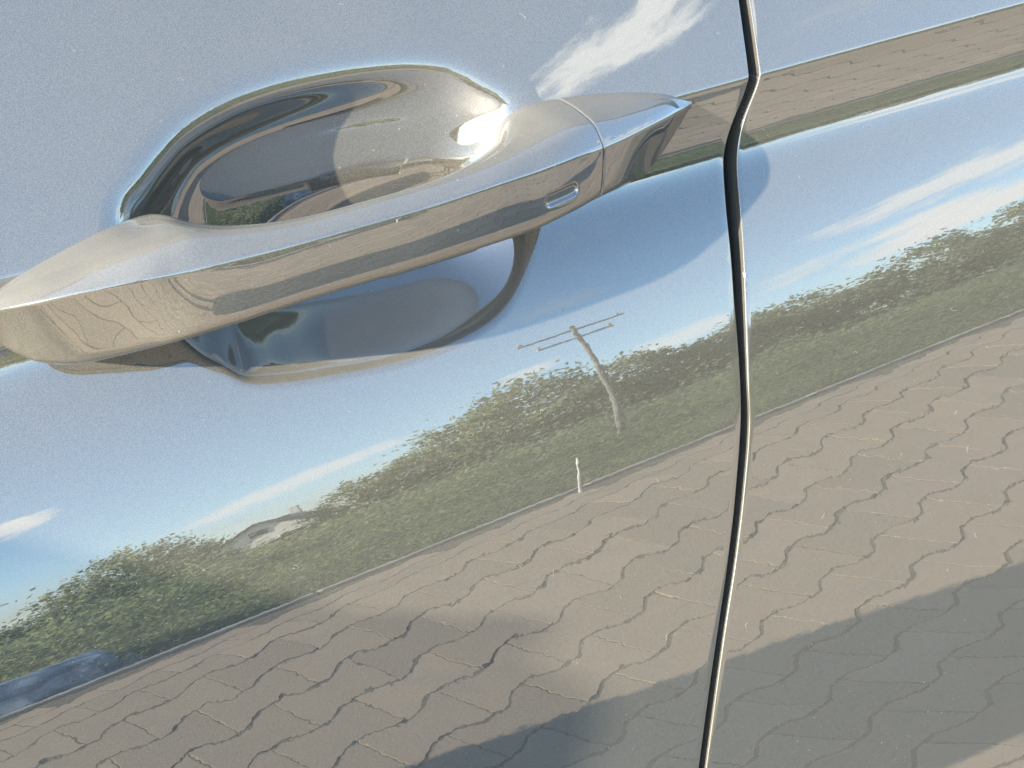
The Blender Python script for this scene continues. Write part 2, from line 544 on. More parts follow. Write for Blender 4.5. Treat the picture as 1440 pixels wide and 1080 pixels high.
# front wing ahead of the door, same section
_z = row_levels()[::3]
_ef = np.interp(_z, zs_[::-1], edge_f[::-1]) - 0.986
_X = _ef[:, None] - np.linspace(0.62, 0.0, 24)[None, :]
_Zg = np.repeat(_z[:, None], 24, 1)
grid_obj("front_wing", np.stack([_X, -skin(_X, _Zg), _Zg], -1), paint, car, flip=True)

# black seal deep in the shut line
cx = 0.5 * (edge_f + edge_r)
oc = skin(cx, zs_)
Sx = []
for off, dep in ((-0.006, 0.010), (-0.0022, 0.0062), (0.0022, 0.0062), (0.006, 0.010)):
    q = np.stack([cx + off, -oc, zs_], -1) - n_f * dep
    Sx.append(q)
grid_obj("door_seal", np.stack(Sx, 1), rubber, car, flip=True)

# what lies behind and around the two doors
box("inner_body", (-0.2, 0.36, 0.72), (2.5, 0.46, 0.62), rubber, car)
box("sill", (-0.2, 0.06, 0.335), (2.5, 0.16, 0.09), black_trim, car, 0.015)
bz, bo = 1.085, float(np.interp(1.085, SEC_Z, SEC_O))
wv = []
for xx in (-0.66, 0.78):
    for k in range(7):
        wv.append((xx, -bo + 0.008 + 0.055 * k + 0.004 * k * k, bz + 0.004 + 0.085 * k))
mesh_obj("side_window", wv, [(k, 7 + k, 8 + k, k + 1) for k in range(6)], glass, car, True)
v, f = join([box_mesh(0.06, -bo + 0.012, bz + 0.004, 1.46, 0.022, 0.014)])
mesh_obj("window_trim", v, f, black_trim, car)

# wing mirror ahead of the door, which shades the lower left of the skin
def wing_mirror():
    bm = bmesh.new()
    bmesh.ops.create_cube(bm, size=1.0)
    bmesh.ops.subdivide_edges(bm, edges=bm.edges[:], cuts=5, use_grid_fill=True)
    for vv in bm.verts:
        x, y, z = vv.co
        a = (0.5 - y)                            # 0 at the car, 1 at the outer end
        zt = 0.161 - 0.028 * a - 0.028 * a ** 4
        zb = 0.0 + 0.03 * a + 0.02 * a ** 3
        zz = zb + (z + 0.5) * (zt - zb)
        rr = 1 - 0.55 * (2 * abs(z)) ** 3 * 0.5 - 0.35 * a ** 5
        vv.co = Vector((-0.765 + x * 0.13 * rr + (0.02 if x > 0 else -0.02 * a), -0.075 - 0.142 * a, 1.005 + zz))
    for _ in range(2):
        bmesh.ops.smooth_vert(bm, verts=bm.verts, factor=0.4, use_axis_x=True, use_axis_y=True, use_axis_z=True)
    me = bpy.data.meshes.new("wing_mirror")
    bm.to_mesh(me)
    bm.free()
    me.polygons.foreach_set("use_smooth", [True] * len(me.polygons))
    me.materials.append(paint)
    o = bpy.data.objects.new("wing_mirror", me)
    COL.objects.link(o)
    o.parent = car
    g, gf = box_mesh(-0.687, -0.145, 1.08, 0.006, 0.105, 0.085)
    mesh_obj("mirror_glass", g, gf, glass, o)
    s, sf = tube_data((-0.765, 0.06, 1.045), (-0.765, -0.10, 1.05), 0.035, 0.028, 12)
    mesh_obj("mirror_arm", s, sf, black_trim, o)


wing_mirror()

# ------------------------------------------------------------------ door handle
def catmull(A, u):
    """A: stations x k ; u: float station numbers"""
    m = len(A)
    out = []
    for q in u:
        i = min(int(math.floor(q)), m - 2)
        t = q - i
        p0 = A[i - 1] if i > 0 else 2 * A[0] - A[1]
        p3 = A[i + 2] if i + 2 < m else 2 * A[-1] - A[-2]
        p1, p2 = A[i], A[i + 1]
        out.append(0.5 * (2 * p1 + (p2 - p0) * t + (2 * p0 - 5 * p1 + 4 * p2 - p3) * t * t + (3 * p1 - p0 - 3 * p2 + p3) * t ** 3))
    return np.array(out)


BACK = [-.012, -.012, -.012, -.012, -.012, -.012, -.018, -.022, -.016, -.010, -.006, -.004, -.001, .003, -.002, -.010,
        -.020, -.030, -.030, -.024, -.018, -.014, -.012, -.012]  # middle of the grip thickened behind, unseen, to block sun from the recess


def handle_section(T, M, R, B, back, face_n=34):
    """closed section of the handle: top edge, ridge, lower edge, and the back"""
    Tk = T.copy()
    Tk[1] = max(T[1] + 0.003, -back)
    Tk[2] -= 0.003 + 0.34 * max(0.0, Tk[1] - T[1] - 0.003)
    Bk = B.copy()
    Bk[1] = max(B[1] + 0.004, -back)
    Bk[2] += min(0.60 * (Bk[1] - B[1]), 0.011) if back < 0 else 0.005   # at the feet the underside slopes up towards the door
    C = [T, M, R, B, Bk, Tk]
    cut = [0.005, 0.006, 0.0012, 0.0075, 0.004, 0.003]
    bulge = [0.0004, 0.0002, 0.00025, 0.0003, 0.0, 0.0]
    ns = [12, 10, face_n, 6, 8, 5]
    pts = []
    m = len(C)
    ins, outs = [], []
    for i in range(m):
        p, a, b = C[i], C[i - 1], C[(i + 1) % m]
        la, lb = np.linalg.norm(p - a), np.linalg.norm(b - p)
        ca, cb = min(cut[i], 0.42 * la), min(cut[i], 0.42 * lb)
        ins.append(p + (a - p) / max(la, 1e-9) * ca)
        outs.append(p + (b - p) / max(lb, 1e-9) * cb)
    cen = sum(C) / m
    for i in range(m):
        for t in np.linspace(0, 1, 9)[:-1]:
            pts.append((1 - t) ** 2 * ins[i] + 2 * t * (1 - t) * C[i] + t * t * outs[i])
        j = (i + 1) % m
        d = ins[j] - outs[i]
        nrm = np.array([0.0, -d[2], d[1]])
        ln = np.linalg.norm(nrm)
        if ln > 1e-9:
            nrm /= ln
            if np.dot(nrm, 0.5 * (ins[j] + outs[i]) - cen) < 0:
                nrm = -nrm
        for t in np.linspace(0, 1, ns[i] + 1)[:-1]:
            pts.append(outs[i] + d * t + nrm * (bulge[i] * 4 * t * (1 - t) * min(1.0, ln / 0.015)))
    return np.array(pts)


def loft_handle(name, u, parent, open_a, open_b):
    A = np.array([[*t, *mm, *r, *b, k] for (t, mm, r, b), k in zip(HANDLE, BACK)])
    rows = catmull(A, u)
    S = [handle_section(q[0:3], q[3:6], q[6:9], q[9:12], q[12]) for q in rows]
    S = np.array(S)

    def closing(ring, d, sign):
        cen = ring.mean(0)
        out = []
        for k, (sh, dx) in enumerate(((0.985, 0.00030), (0.960, 0.00065), (0.92, 0.0009), (0.6, 0.0011), (0.0, 0.0011))):
            q = cen + (ring - cen) * sh
            q[:, 0] += sign * dx
            out.append(q)
        return out
    pre = closing(S[0], 0, -1)[::-1] if open_a else []
    post = closing(S[-1], 0, 1) if open_b else []
    if pre:
        for q in pre:
            q[:, 0] += 0.0
    return np.array(list(pre) + list(S) + list(post))


def touch_groove(P):
    """the short touch groove pressed into the face near the rear end"""
    a, b = np.array(GROOVE[0]), np.array(GROOVE[1])
    sh = P.shape
    V = P.reshape(-1, 3)
    e = b - a
    t = np.clip(((V - a) @ e) / (e @ e), 0, 1)
    dist = np.linalg.norm((V - a - t[:, None] * e) * np.array([1, 0.3, 1]), axis=1)
    out = V[:, 1] < a[1] + 0.010
    dep = 0.0013 * smoothstep(-dist, -0.0026, -0.0012) * out
    V = V.copy()
    V[:, 1] += dep
    return V.reshape(sh)


U = np.concatenate([np.linspace(0.02, 15.0, 300), np.linspace(15.01, 17.96, 130)])
hp = touch_groove(loft_handle("h", U, None, True, True))
door_handle = grid_obj("door_handle", hp, paint, car, closed=True)
U2 = np.linspace(18.07, 22.98, 150)
cap_p = loft_handle("c", U2, None, True, True)
grid_obj("end_cap", cap_p, paint, door_handle, closed=True)

# ------------------------------------------------------------------ paved yard
LINE_ANGLE = RAD(-16.0)                           # the paver columns run at this angle to the car
W_COL, L_PAV, AMP, JOINT, END_JOINT = 0.166, 0.228, 0.020, 0.011, 0.005
UA = Vector((math.cos(LINE_ANGLE), math.sin(LINE_ANGLE)))
VA = Vector((-UA.y, UA.x))
KERB_Y = -3.56


def paver_material():
    m, t, p = material("concrete_paver")
    tc = t.n("ShaderNodeTexCoord")
    oi = t.n("ShaderNodeObjectInfo")
    ge = t.n("ShaderNodeNewGeometry")
    rnd = t.math("FRACT", t.math("ADD", oi.outputs["Random"], ge.outputs["Random Per Island"]))
    pos = ge.outputs["Position"]
    tint = t.mix(rnd, (0.188, 0.152, 0.113, 1), (0.266, 0.211, 0.155, 1))
    red = t.step(t.noise(pos, 0.55, 2.0), 0.50, 0.68, 0.0, 0.55)
    tint = t.mix(red, tint, (0.25, 0.190, 0.162, 1))
    stain = t.step(t.noise(pos, 7.0, 6.0, 0.65), 0.42, 0.75, 0.0, 0.5)
    tint = t.mix(stain, tint, (0.165, 0.148, 0.128, 1))
    grit = t.step(t.noise(pos, 190.0, 3.0), 0.3, 0.75)
    tint = t.mix(t.math("MULTIPLY", grit, 0.35), tint, (0.33, 0.295, 0.25, 1))
    t.put(p.inputs["Base Color"], tint)
    p.inputs["Roughness"].default_value = 0.85
    b = t.n("ShaderNodeBump")
    b.inputs["Distance"].default_value = 0.0006
    t.put(b.inputs["Height"], t.noise(pos, 120.0, 4.0))
    t.put(p.inputs["Normal"], b.outputs[0])
    return m


paver_mat = paver_material()
bed_mat = simple("joint_sand", (0.098, 0.086, 0.070), 0.95, 0.25, 18)


def paver_shape():
    """one interlocking block: straight ends, wavy flanks"""
    hw, hl = W_COL / 2, L_PAV / 2
    side = [(s * k * hl, hw + AMP * c) for s, row in ((-1, ((1, 1), (.72, .9), (.5, 0), (.28, -.9))), (1, ((.28, -.9), (.5, 0), (.72, .9), (1, 1)))) for k, c in row]
    ring = side + [(u, -v) for u, v in reversed(side)]
    lo = [(u - math.copysign(END_JOINT / 2, u) if abs(abs(u) - hl) < 1e-6 else u, v - math.copysign(JOINT / 2, v)) for u, v in ring]
    n = len(ring)
    V = [(u, v, -0.02) for u, v in lo] + [(u, v, 0.0) for u, v in lo]
    F = [((i + 1) % n, i, n + i, n + (i + 1) % n) for i in range(n)]     # the ring runs clockwise seen from above
    F.append(tuple(range(2 * n - 1, n - 1, -1)))
    return V, F


PV, PF = paver_shape()
pavement = mesh_obj("pavement", *box_mesh(1.5, -1.0, -0.0310, 14.0, 5.06, 0.06), bed_mat)
tag(pavement, "paved yard of interlocking beige concrete blocks reflected in the doors", kind="structure")
rng = random.Random(5)
spots = []
for c in range(-50, 50):
    for r in range(-50, 54):
        u = (r + (0.5 if c % 2 else 0.0)) * L_PAV
        v = c * W_COL
        x = u * UA.x + v * VA.x
        y = u * UA.y + v * VA.y
        if -4.0 < x < 7.0 and KERB_Y + 0.17 < y < 1.2:
            spots.append((math.hypot((x - 0.95) / 1.5, y + 2.0), x, y))
spots.sort()
pav_me = bpy.data.meshes.new("paver")
pav_me.from_pydata(PV, [], PF)
pav_me.materials.append(paver_mat)
restV, restF = [], []
for i, (_, x, y) in enumerate(spots):
    tz = rng.uniform(-0.0006, 0.0006)
    M = Matrix.Translation((x, y, tz)) @ Matrix.Rotation(LINE_ANGLE + rng.uniform(-0.006, 0.006), 4, "Z") @ \
        Matrix.Rotation(rng.uniform(-0.003, 0.003), 4, "X") @ Matrix.Rotation(rng.uniform(-0.003, 0.003), 4, "Y")
    if i < 300:
        o = bpy.data.objects.new("paver", pav_me)
        COL.objects.link(o)
        o.parent = pavement
        o.matrix_local = M
    else:
        k = len(restV)
        restV += [tuple(M @ Vector(q)) for q in PV]
        restF += [tuple(j + k for j in q) for q in PF]
tag(mesh_obj("outer_pavers", restV, restF, paver_mat, pavement), kind="stuff")

# kerb of pale stones along the lawn
kerb_mat = simple("kerb_concrete", (0.26, 0.25, 0.23), 0.85, 0.2, 9, bump=0.002)
kerb = mesh_obj("kerb", *box_mesh(1.5, KERB_Y - 0.04, -0.06, 14.0, 0.07, 0.06), bed_mat)
tag(kerb, "pale concrete kerb between paving and lawn", kind="structure")
kv, kf = box_mesh(0, 0, 0, 0.994, 0.075, 0.10)
bm = bmesh.new()
tmp = bpy.data.meshes.new("kerb_stone")
tmp.from_pydata(kv, [], kf)
bm.from_mesh(tmp)
bmesh.ops.bevel(bm, geom=bm.edges[:], offset=0.008, segments=1, affect="EDGES")
bm.to_mesh(tmp)
bm.free()
tmp.materials.append(kerb_mat)
for i in range(-5, 9):
    o = bpy.data.objects.new("kerb_stone", tmp)
    COL.objects.link(o)
    o.parent = kerb
    o.location = (i + 0.2, KERB_Y - 0.04 + rng.uniform(-.004, .004), -0.022 + rng.uniform(-.004, .006))
    o.rotation_euler = (0, rng.uniform(-.006, .006), rng.uniform(-.006, .006))
# narrow strip of cut pavers' mortar beside the kerb
tag(mesh_obj("mortar_strip", *box_mesh(1.5, KERB_Y + 0.10, -0.022, 14.0, 0.20, 0.03), paver_mat, pavement), kind="stuff")

# ------------------------------------------------------------------ lawn and land
def lawn_material():
    m, t, p = material("lawn")
    tc = t.n("ShaderNodeTexCoord")
    pos = tc.outputs["Object"]
    a = t.step(t.noise(pos, 0.5, 5.0, 0.6), 0.35, 0.65)
    col = t.mix(a, (0.080, 0.100, 0.055, 1), (0.125, 0.140, 0.085, 1))
    col = t.mix(t.step(t.noise(pos, 6.0, 6.0, 0.7), 0.4, 0.7, 0, 0.6), col, (0.06, 0.08, 0.025, 1))
    t.put(p.inputs["Base Color"], col)
    p.inputs["Roughness"].default_value = 0.9
    b = t.n("ShaderNodeBump")
    b.inputs["Distance"].default_value = 0.05
    t.put(b.inputs["Height"], t.noise(pos, 25.0, 6.0, 0.7))
    t.put(p.inputs["Normal"], b.outputs[0])
    return m


lawn_mat = lawn_material()
n = 60
gx = np.linspace(-1, 1, n) ** 3 * 400
gy = KERB_Y - 0.078 - (np.linspace(0, 1, n) ** 3) * 500
X, Y = np.meshgrid(gx, gy)
Zg = -0.01 + 0.10 * np.sin(X * 0.35 + 1) * np.sin(Y * 0.5) * smoothstep(-Y, 5, 12)
lawn = grid_obj("lawn", np.stack([X, Y, Zg], -1), lawn_mat, flip=True)
tag(lawn, "dry green lawn beyond the paved yard", kind="structure")
far_ground = mesh_obj("ground", [(-400, 420, -0.09), (400, 420, -0.09), (400, -500, -0.09), (-400, -500, -0.09)], [(0, 3, 2, 1)][::-1], lawn_mat)
far_ground.data.flip_normals()
tag(far_ground, "open ground around the yard", kind="structure")

# ------------------------------------------------------------------ trees
def leaf_material(name, c1, c2):
    m, t, p = material(name)
    ge = t.n("ShaderNodeNewGeometry")
    oi = t.n("ShaderNodeObjectInfo")
    r = t.math("FRACT", t.math("ADD", ge.outputs["Random Per Island"], oi.outputs["Random"]))
    t.put(p.inputs["Base Color"], t.mix(r, (*c1, 1), (*c2, 1)))
    p.inputs["Roughness"].default_value = 0.6
    tr = t.n("ShaderNodeBsdfTranslucent")
    tr.inputs[0].default_value = (c2[0] * 1.9, c2[1] * 2.0, c2[2] * 1.5, 1)
    mx = t.n("ShaderNodeMixShader")
    mx.inputs[0].default_value = 0.5
    m.node_tree.links.new(p.outputs[0], mx.inputs[1])
    m.node_tree.links.new(tr.outputs[0], mx.inputs[2])
    m.node_tree.links.new(mx.outputs[0], m.node_tree.nodes["Material Output"].inputs[0])
    return m


LEAF = [leaf_material("leaf_olive", (0.105, 0.118, 0.078), (0.170, 0.185, 0.125)),
        leaf_material("leaf_green", (0.085, 0.104, 0.068), (0.145, 0.165, 0.110)),
        leaf_material("leaf_yellowish", (0.115, 0.126, 0.080), (0.180, 0.190, 0.125))]
bark = simple("bark", (0.10, 0.085, 0.065), 0.9, 0.4, 14, bump=0.02)


def crown_mesh(seed, mat, n_clump=95, n_leaf=60):
    """leafy crown of unit height 1, radius about 0.5, standing on z = 0.12"""
    q = random.Random(seed)
    V, F = [], []
    for _ in range(n_clump):
        while True:
            d = Vector((q.uniform(-1, 1), q.uniform(-1, 1), q.uniform(-1, 1)))
            if 0.25 < d.length < 1:
                break
        h = 0.51 + d.z * 0.44
        rad = 0.50 * (0.62 + 0.38 * math.sin(math.pi * min(max((h - 0.02) / 0.98, 0), 1)))
        c = Vector((d.x * rad, d.y * rad, h))
        cr = q.uniform(0.07, 0.16)
        for _ in range(n_leaf):
            e = Vector((q.gauss(0, .5), q.gauss(0, .5), q.gauss(0, .42))) * cr
            p = c + e
            s = q.uniform(0.012, 0.026)
            nrm = Vector((q.gauss(0, 1), q.gauss(0, 1), q.gauss(0.5, 1))).normalized()
            t1 = nrm.orthogonal().normalized()
            t1 = Matrix.Rotation(q.uniform(0, 6.28), 3, nrm) @ t1
            t2 = nrm.cross(t1)
            k = len(V)
            V += [p - t1 * s, p + t2 * s * 0.55, p + t1 * s, p - t2 * s * 0.55]
            F.append((k, k + 1, k + 2, k + 3))
    me = bpy.data.meshes.new("crown")
    me.from_pydata([tuple(v) for v in V], [], F)
    me.materials.append(mat)
    return me


def trunk_mesh(seed):
    q = random.Random(seed)
    parts = [tube_data((0, 0, 0), (0.01, 0.005, 0.25), 0.030, 0.022), tube_data((0.01, 0.005, 0.25), (0.0, 0.01, 0.62), 0.022, 0.010)]
    for _ in range(6):
        h = q.uniform(0.22, 0.55)
        a = q.uniform(0, 6.28)
        parts.append(tube_data((0.006, 0.005, h), (0.26 * math.cos(a), 0.26 * math.sin(a), h + q.uniform(.1, .28)), 0.012, 0.004, 6))
    v, f = join(parts)
    me = bpy.data.meshes.new("trunk")
    me.from_pydata([tuple(x) for x in v], [], f)
    me.materials.append(bark)
    return me


CROWNS = [crown_mesh(10 + i, LEAF[i % 3]) for i in range(5)]
TRUNKS = [trunk_mesh(40 + i) for i in range(3)]
ORD = ["first", "second", "third", "fourth", "fifth", "sixth", "seventh", "eighth", "ninth", "tenth", "eleventh", "twelfth",
       "thirteenth", "fourteenth", "fifteenth", "sixteenth", "seventeenth", "eighteenth", "nineteenth", "twentieth",
       "twenty-first", "twenty-second", "twenty-third", "twenty-fourth", "twenty-fifth", "twenty-sixth"]
# (bearing from the car's flank, apparent height, distance out, crown width / height, crown kind)
TREES = []
for i, (az, el, dist, wd) in enumerate([(-16, 5, 36, 1.1), (-11, 4, 38, 1.2), (-6.5, 5, 37, 1.1), (-3.2, 3, 40, 1.2), (-0.6, 1.6, 38, 1.15), (1.8, 3.4, 39, 1.0),
                                        (4.2, 5.8, 38, 1.0), (6.2, 4.0, 41, 1.05), (15.0, 4.2, 38, 1.0), (17.2, 4.6, 40, 1.1), (20.4, 7.2, 38, 0.95), (23.6, 8.2, 37, 0.95),
                                        (26.4, 4.4, 40, 1.2), (28.6, 6.6, 39, 1.0), (31.4, 5.6, 38, 1.1), (33.8, 5.8, 40, 1.05), (36.2, 5.6, 38, 1.1), (38.6, 4.4, 41, 1.1),
                                        (42.3, 6.2, 36, 1.0), (44.6, 5.4, 38, 1.1), (47.4, 6.4, 37, 1.0), (51, 6.0, 38, 1.15), (56, 6.0, 37, 1.2)]):
    x = dist * math.tan(RAD(az))
    TREES.append((x, -dist, 1.0 + math.hypot(x, dist) * math.tan(RAD(el * 1.3 + 0.7)), wd, i * 3 % 5))
for i, (x, y, h, wd, k) in enumerate(TREES):
    wd *= 0.80
    t = empty("broadleaf_tree", (x, y, -0.1))
    tag(t, "%s olive green tree from the left in the tree line behind the lawn" % ORD[i], "tree", "trees behind the lawn")
    cr = bpy.data.objects.new("crown", CROWNS[k])
    tk = bpy.data.objects.new("trunk", TRUNKS[i % 3])
    for o in (cr, tk):
        COL.objects.link(o)
        o.parent = t
        o.rotation_euler = (0, 0, i * 1.7)
        o.scale = (h * wd, h * wd, h)

# low scrub between the trunks: one leafy mass
sv, sf = [], []
q = random.Random(3)
for _ in range(2200):
    cy_ = q.uniform(-46, -24)
    cx_ = -cy_ * math.tan(RAD(q.uniform(-18, 55)))
    hh = q.uniform(0.4, 1.3) * (0.5 + 1.3 * (-cy_ - 24) / 20)
    for _ in range(34):
        p = Vector((cx_ + q.gauss(0, .45), cy_ + q.gauss(0, .45), max(0.02, q.random() ** .8 * hh)))
        nrm = Vector((q.gauss(0, 1), q.gauss(0, 1), q.gauss(0.5, 1))).normalized()
        t1 = nrm.orthogonal().normalized()
        t2 = nrm.cross(t1)
        s = q.uniform(.08, .17)
        k = len(sv)
        sv += [p - t1 * s, p + t2 * s * .6, p + t1 * s, p - t2 * s * .6]
        sf.append((k, k + 1, k + 2, k + 3))
tag(mesh_obj("scrub", sv, sf, LEAF[0]), "low leafy scrub at the foot of the tree line", "scrub", kind="stuff")

# unmown weeds and low shrubs that start right behind the kerb: one leafy mass
sv, sf = [], []
for _ in range(2600):
    cy_ = KERB_Y - 0.25 - q.random() ** 1.3 * 9.0
    cx_ = -cy_ * math.tan(RAD(q.uniform(-14, 52))) + q.uniform(-.3, .3)
    d_ = KERB_Y - cy_
    lump = 0.62 + 0.38 * math.sin(cx_ * 2.3 + 1.7 * math.sin(cy_ * 1.4)) + 0.25 * math.sin(cx_ * 5.1 + cy_ * 3.0)
    hh = (0.10 + 0.19 * d_) * lump * q.uniform(.6, 1.15)
    if 0.14 < -cx_ / cy_ < 0.235:                 # thinner growth in front of the house
        hh *= 0.55
    for _ in range(38):
        p = Vector((cx_ + q.gauss(0, .10 + .02 * d_), cy_ + q.gauss(0, .13), max(0.01, q.random() ** .7 * hh)))
        if p.y > KERB_Y - 0.10:
            continue
        nrm = Vector((q.gauss(0, 1), q.gauss(0, 1), q.gauss(0.6, 1))).normalized()
        t1 = nrm.orthogonal().normalized()
        t2 = nrm.cross(t1)
        s = q.uniform(.006, .012) * (1 + .55 * d_)
        k = len(sv)
        sv += [p - t1 * s, p + t2 * s * .5, p + t1 * s, p - t2 * s * .5]
        sf.append((k, k + 1, k + 2, k + 3))
tag(mesh_obj("weeds", sv, sf, LEAF[1]), "unmown weeds and low shrubs growing behind the kerb", "weeds", kind="stuff")

# ------------------------------------------------------------------ utility pole
pole_mat = simple("pole_concrete", (0.15, 0.15, 0.145), 0.85, 0.2, 3)
steel = simple("galvanised_steel", (0.30, 0.31, 0.32), 0.5, 0.2, 8, metallic=0.3)
porcelain = simple("porcelain", (0.30, 0.16, 0.10), 0.25)
POLE = Vector((3.82, -7.5, -0.05))
LEAN = Matrix.Rotation(RAD(1.6), 4, "Y")     # not quite plumb
pole = empty("wire_post", POLE)
pole.rotation_euler = LEAN.to_euler()
tag(pole, "slim grey wire post with two crossarms standing among the weeds", "post")
v, f = tube_data((0, 0, 0), (0, 0, 3.32), 0.030, 0.020, 14)
mesh_obj("post", v, f, pole_mat, pole)
for hgt, ln in ((3.22, 0.88), (3.02, 0.64)):
    arm = mesh_obj("crossarm", *box_mesh(0, -0.055, hgt, ln, 0.03, 0.035), steel, pole)
    for sx in (-0.46, 0.46):
        vv, ff = join([tube_data((sx * ln, -0.055, hgt + .015), (sx * ln, -0.055, hgt + .04), .006, .006), tube_data((sx * ln, -0.055, hgt + .04), (sx * ln, -0.055, hgt + .08), .018, .012, 10)])
        mesh_obj("insulator", vv, ff, porcelain, arm)
# ------------------------------------------------------------------ buildings behind the trees
plaster = simple("white_plaster", (0.72, 0.70, 0.65), 0.85, 0.08, 2)
roof_mat = simple("grey_roof", (0.10, 0.095, 0.10), 0.7, 0.25, 6)
pane_mat = simple("dark_pane", (0.02, 0.025, 0.03), 0.05)
frame_mat = simple("window_frame", (0.6, 0.6, 0.58), 0.5)


def house(name, loc, rz, wx, wy, hw, hr, label, wins):
    t = empty(name, loc)
    t.rotation_euler = (0, 0, rz)
    tag(t, label, "house")
    a, b = wx / 2, wy / 2
    V = [(-a, -b, -.2), (a, -b, -.2), (a, b, -.2), (-a, b, -.2), (-a, -b, hw), (a, -b, hw), (a, b, hw), (-a, b, hw), (0, -b, hw + hr - .05), (0, b, hw + hr - .05)]
    F = [(0, 1, 5, 8, 4), (1, 2, 6, 5), (2, 3, 7, 9, 6), (3, 0, 4, 7)]
    mesh_obj("wall", V, F, plaster, t)
    V, F = [], []
    for s in (-1, 1):
        k = len(V)
        ov = 0.35
        ex, ez = s * (a + ov), hw - ov * hr / a
        V += [(0, -b - ov, hw + hr), (ex, -b - ov, ez), (ex, b + ov, ez), (0, b + ov, hw + hr),
              (0, -b - ov, hw + hr + .15), (ex, -b - ov, ez + .15), (ex, b + ov, ez + .15), (0, b + ov, hw + hr + .15)]
        F += [tuple(k + j for j in q) for q in ((0, 1, 2, 3), (4, 7, 6, 5), (0, 4, 5, 1), (1, 5, 6, 2), (2, 6, 7, 3))]
    rf = mesh_obj("roof", V, F, roof_mat, t)
    mesh_obj("chimney", *box_mesh(a * .4, 0.2, hw + hr * .9, .5, .5, hr * .9), plaster, rf)
    for (x, z, ww, hh) in wins:
        fr = mesh_obj("window", *box_mesh(x, b + .02, z, ww + .16, .06, hh + .16), frame_mat, t)
        mesh_obj("pane", *box_mesh(x, b + .055, z, ww, .02, hh), pane_mat, fr)
    mesh_obj("door", *box_mesh(-a * .55, b + .03, .95, .95, .08, 2.1), frame_mat, t)
    return t


house("house", (58 * math.tan(RAD(10.9)), -58, 0), RAD(24), 5.4, 8.0, 2.9, 2.6, "white house with a dark grey pitched roof, left of the wire post",
      [(-1.3, 2.0, 1.0, 1.3), (1.4, 1.7, 1.0, 1.3), (0, 3.9, .8, .8)])
house("house", (58 * math.tan(RAD(27.4)), -58, 0), RAD(-10), 4.2, 6.0, 2.5, 1.5, "small white outbuilding showing between the trees right of the wire post", [(0.7, 1.5, 1.0, .9)])

# ------------------------------------------------------------------ small things on the far edge of the yard
stake_mat = simple("white_plastic", (0.75, 0.74, 0.70), 0.5)
v, f = join([tube_data((0, 0, -.05), (0, 0, .46), .005, .004, 8), tube_data((0, 0, .46), (0, 0, .475), .004, .0015, 8)])
st = mesh_obj("marker_stake", v, f, stake_mat)
st.location = (1.615, KERB_Y + 0.10, 0)
tag(st, "thin white marker stake standing beside the kerb", "stake")


def tarp():
    m, t, p = material("blue_tarpaulin")
    tc = t.n("ShaderNodeTexCoord")
    nz = t.noise(tc.outputs["Object"], 7.0, 4.0)
    t.put(p.inputs["Base Color"], t.mix(t.step(nz, .35, .65), (0.05, 0.085, 0.15, 1), (0.26, 0.32, 0.40, 1)))
    p.inputs["Roughness"].default_value = 0.35
    nx, ny = 60, 26
    xs, ys = np.linspace(-1.3, 0.62, nx), np.linspace(-0.5, 0.5, ny)
    X, Y = np.meshgrid(xs, ys)
    rs = np.random.RandomState(4)
    H = 0.10 * np.clip(1 - ((X + 0.45) / 1.02) ** 4, 0, 1) * np.clip(1 - (Y / 0.46) ** 4, 0, 1)
    for _ in range(26):
        a, k, ph = rs.uniform(0, 3.14), rs.uniform(4, 15), rs.uniform(0, 6.28)
        H = H + 0.034 / (1 + 0.15 * k) * np.abs(np.sin((X * math.cos(a) + Y * math.sin(a)) * k + ph)) * (H > 0.01)
    P = np.stack([X, Y, np.maximum(H, 0.004 + 0.012 * rs.rand(*X.shape))], -1)
    o = grid_obj("tarpaulin", P, m)
    o.location = (-0.45, KERB_Y - 0.66, 0)
    tag(o, "crumpled blue tarpaulin over a low heap beside the kerb", "tarpaulin")


tarp()

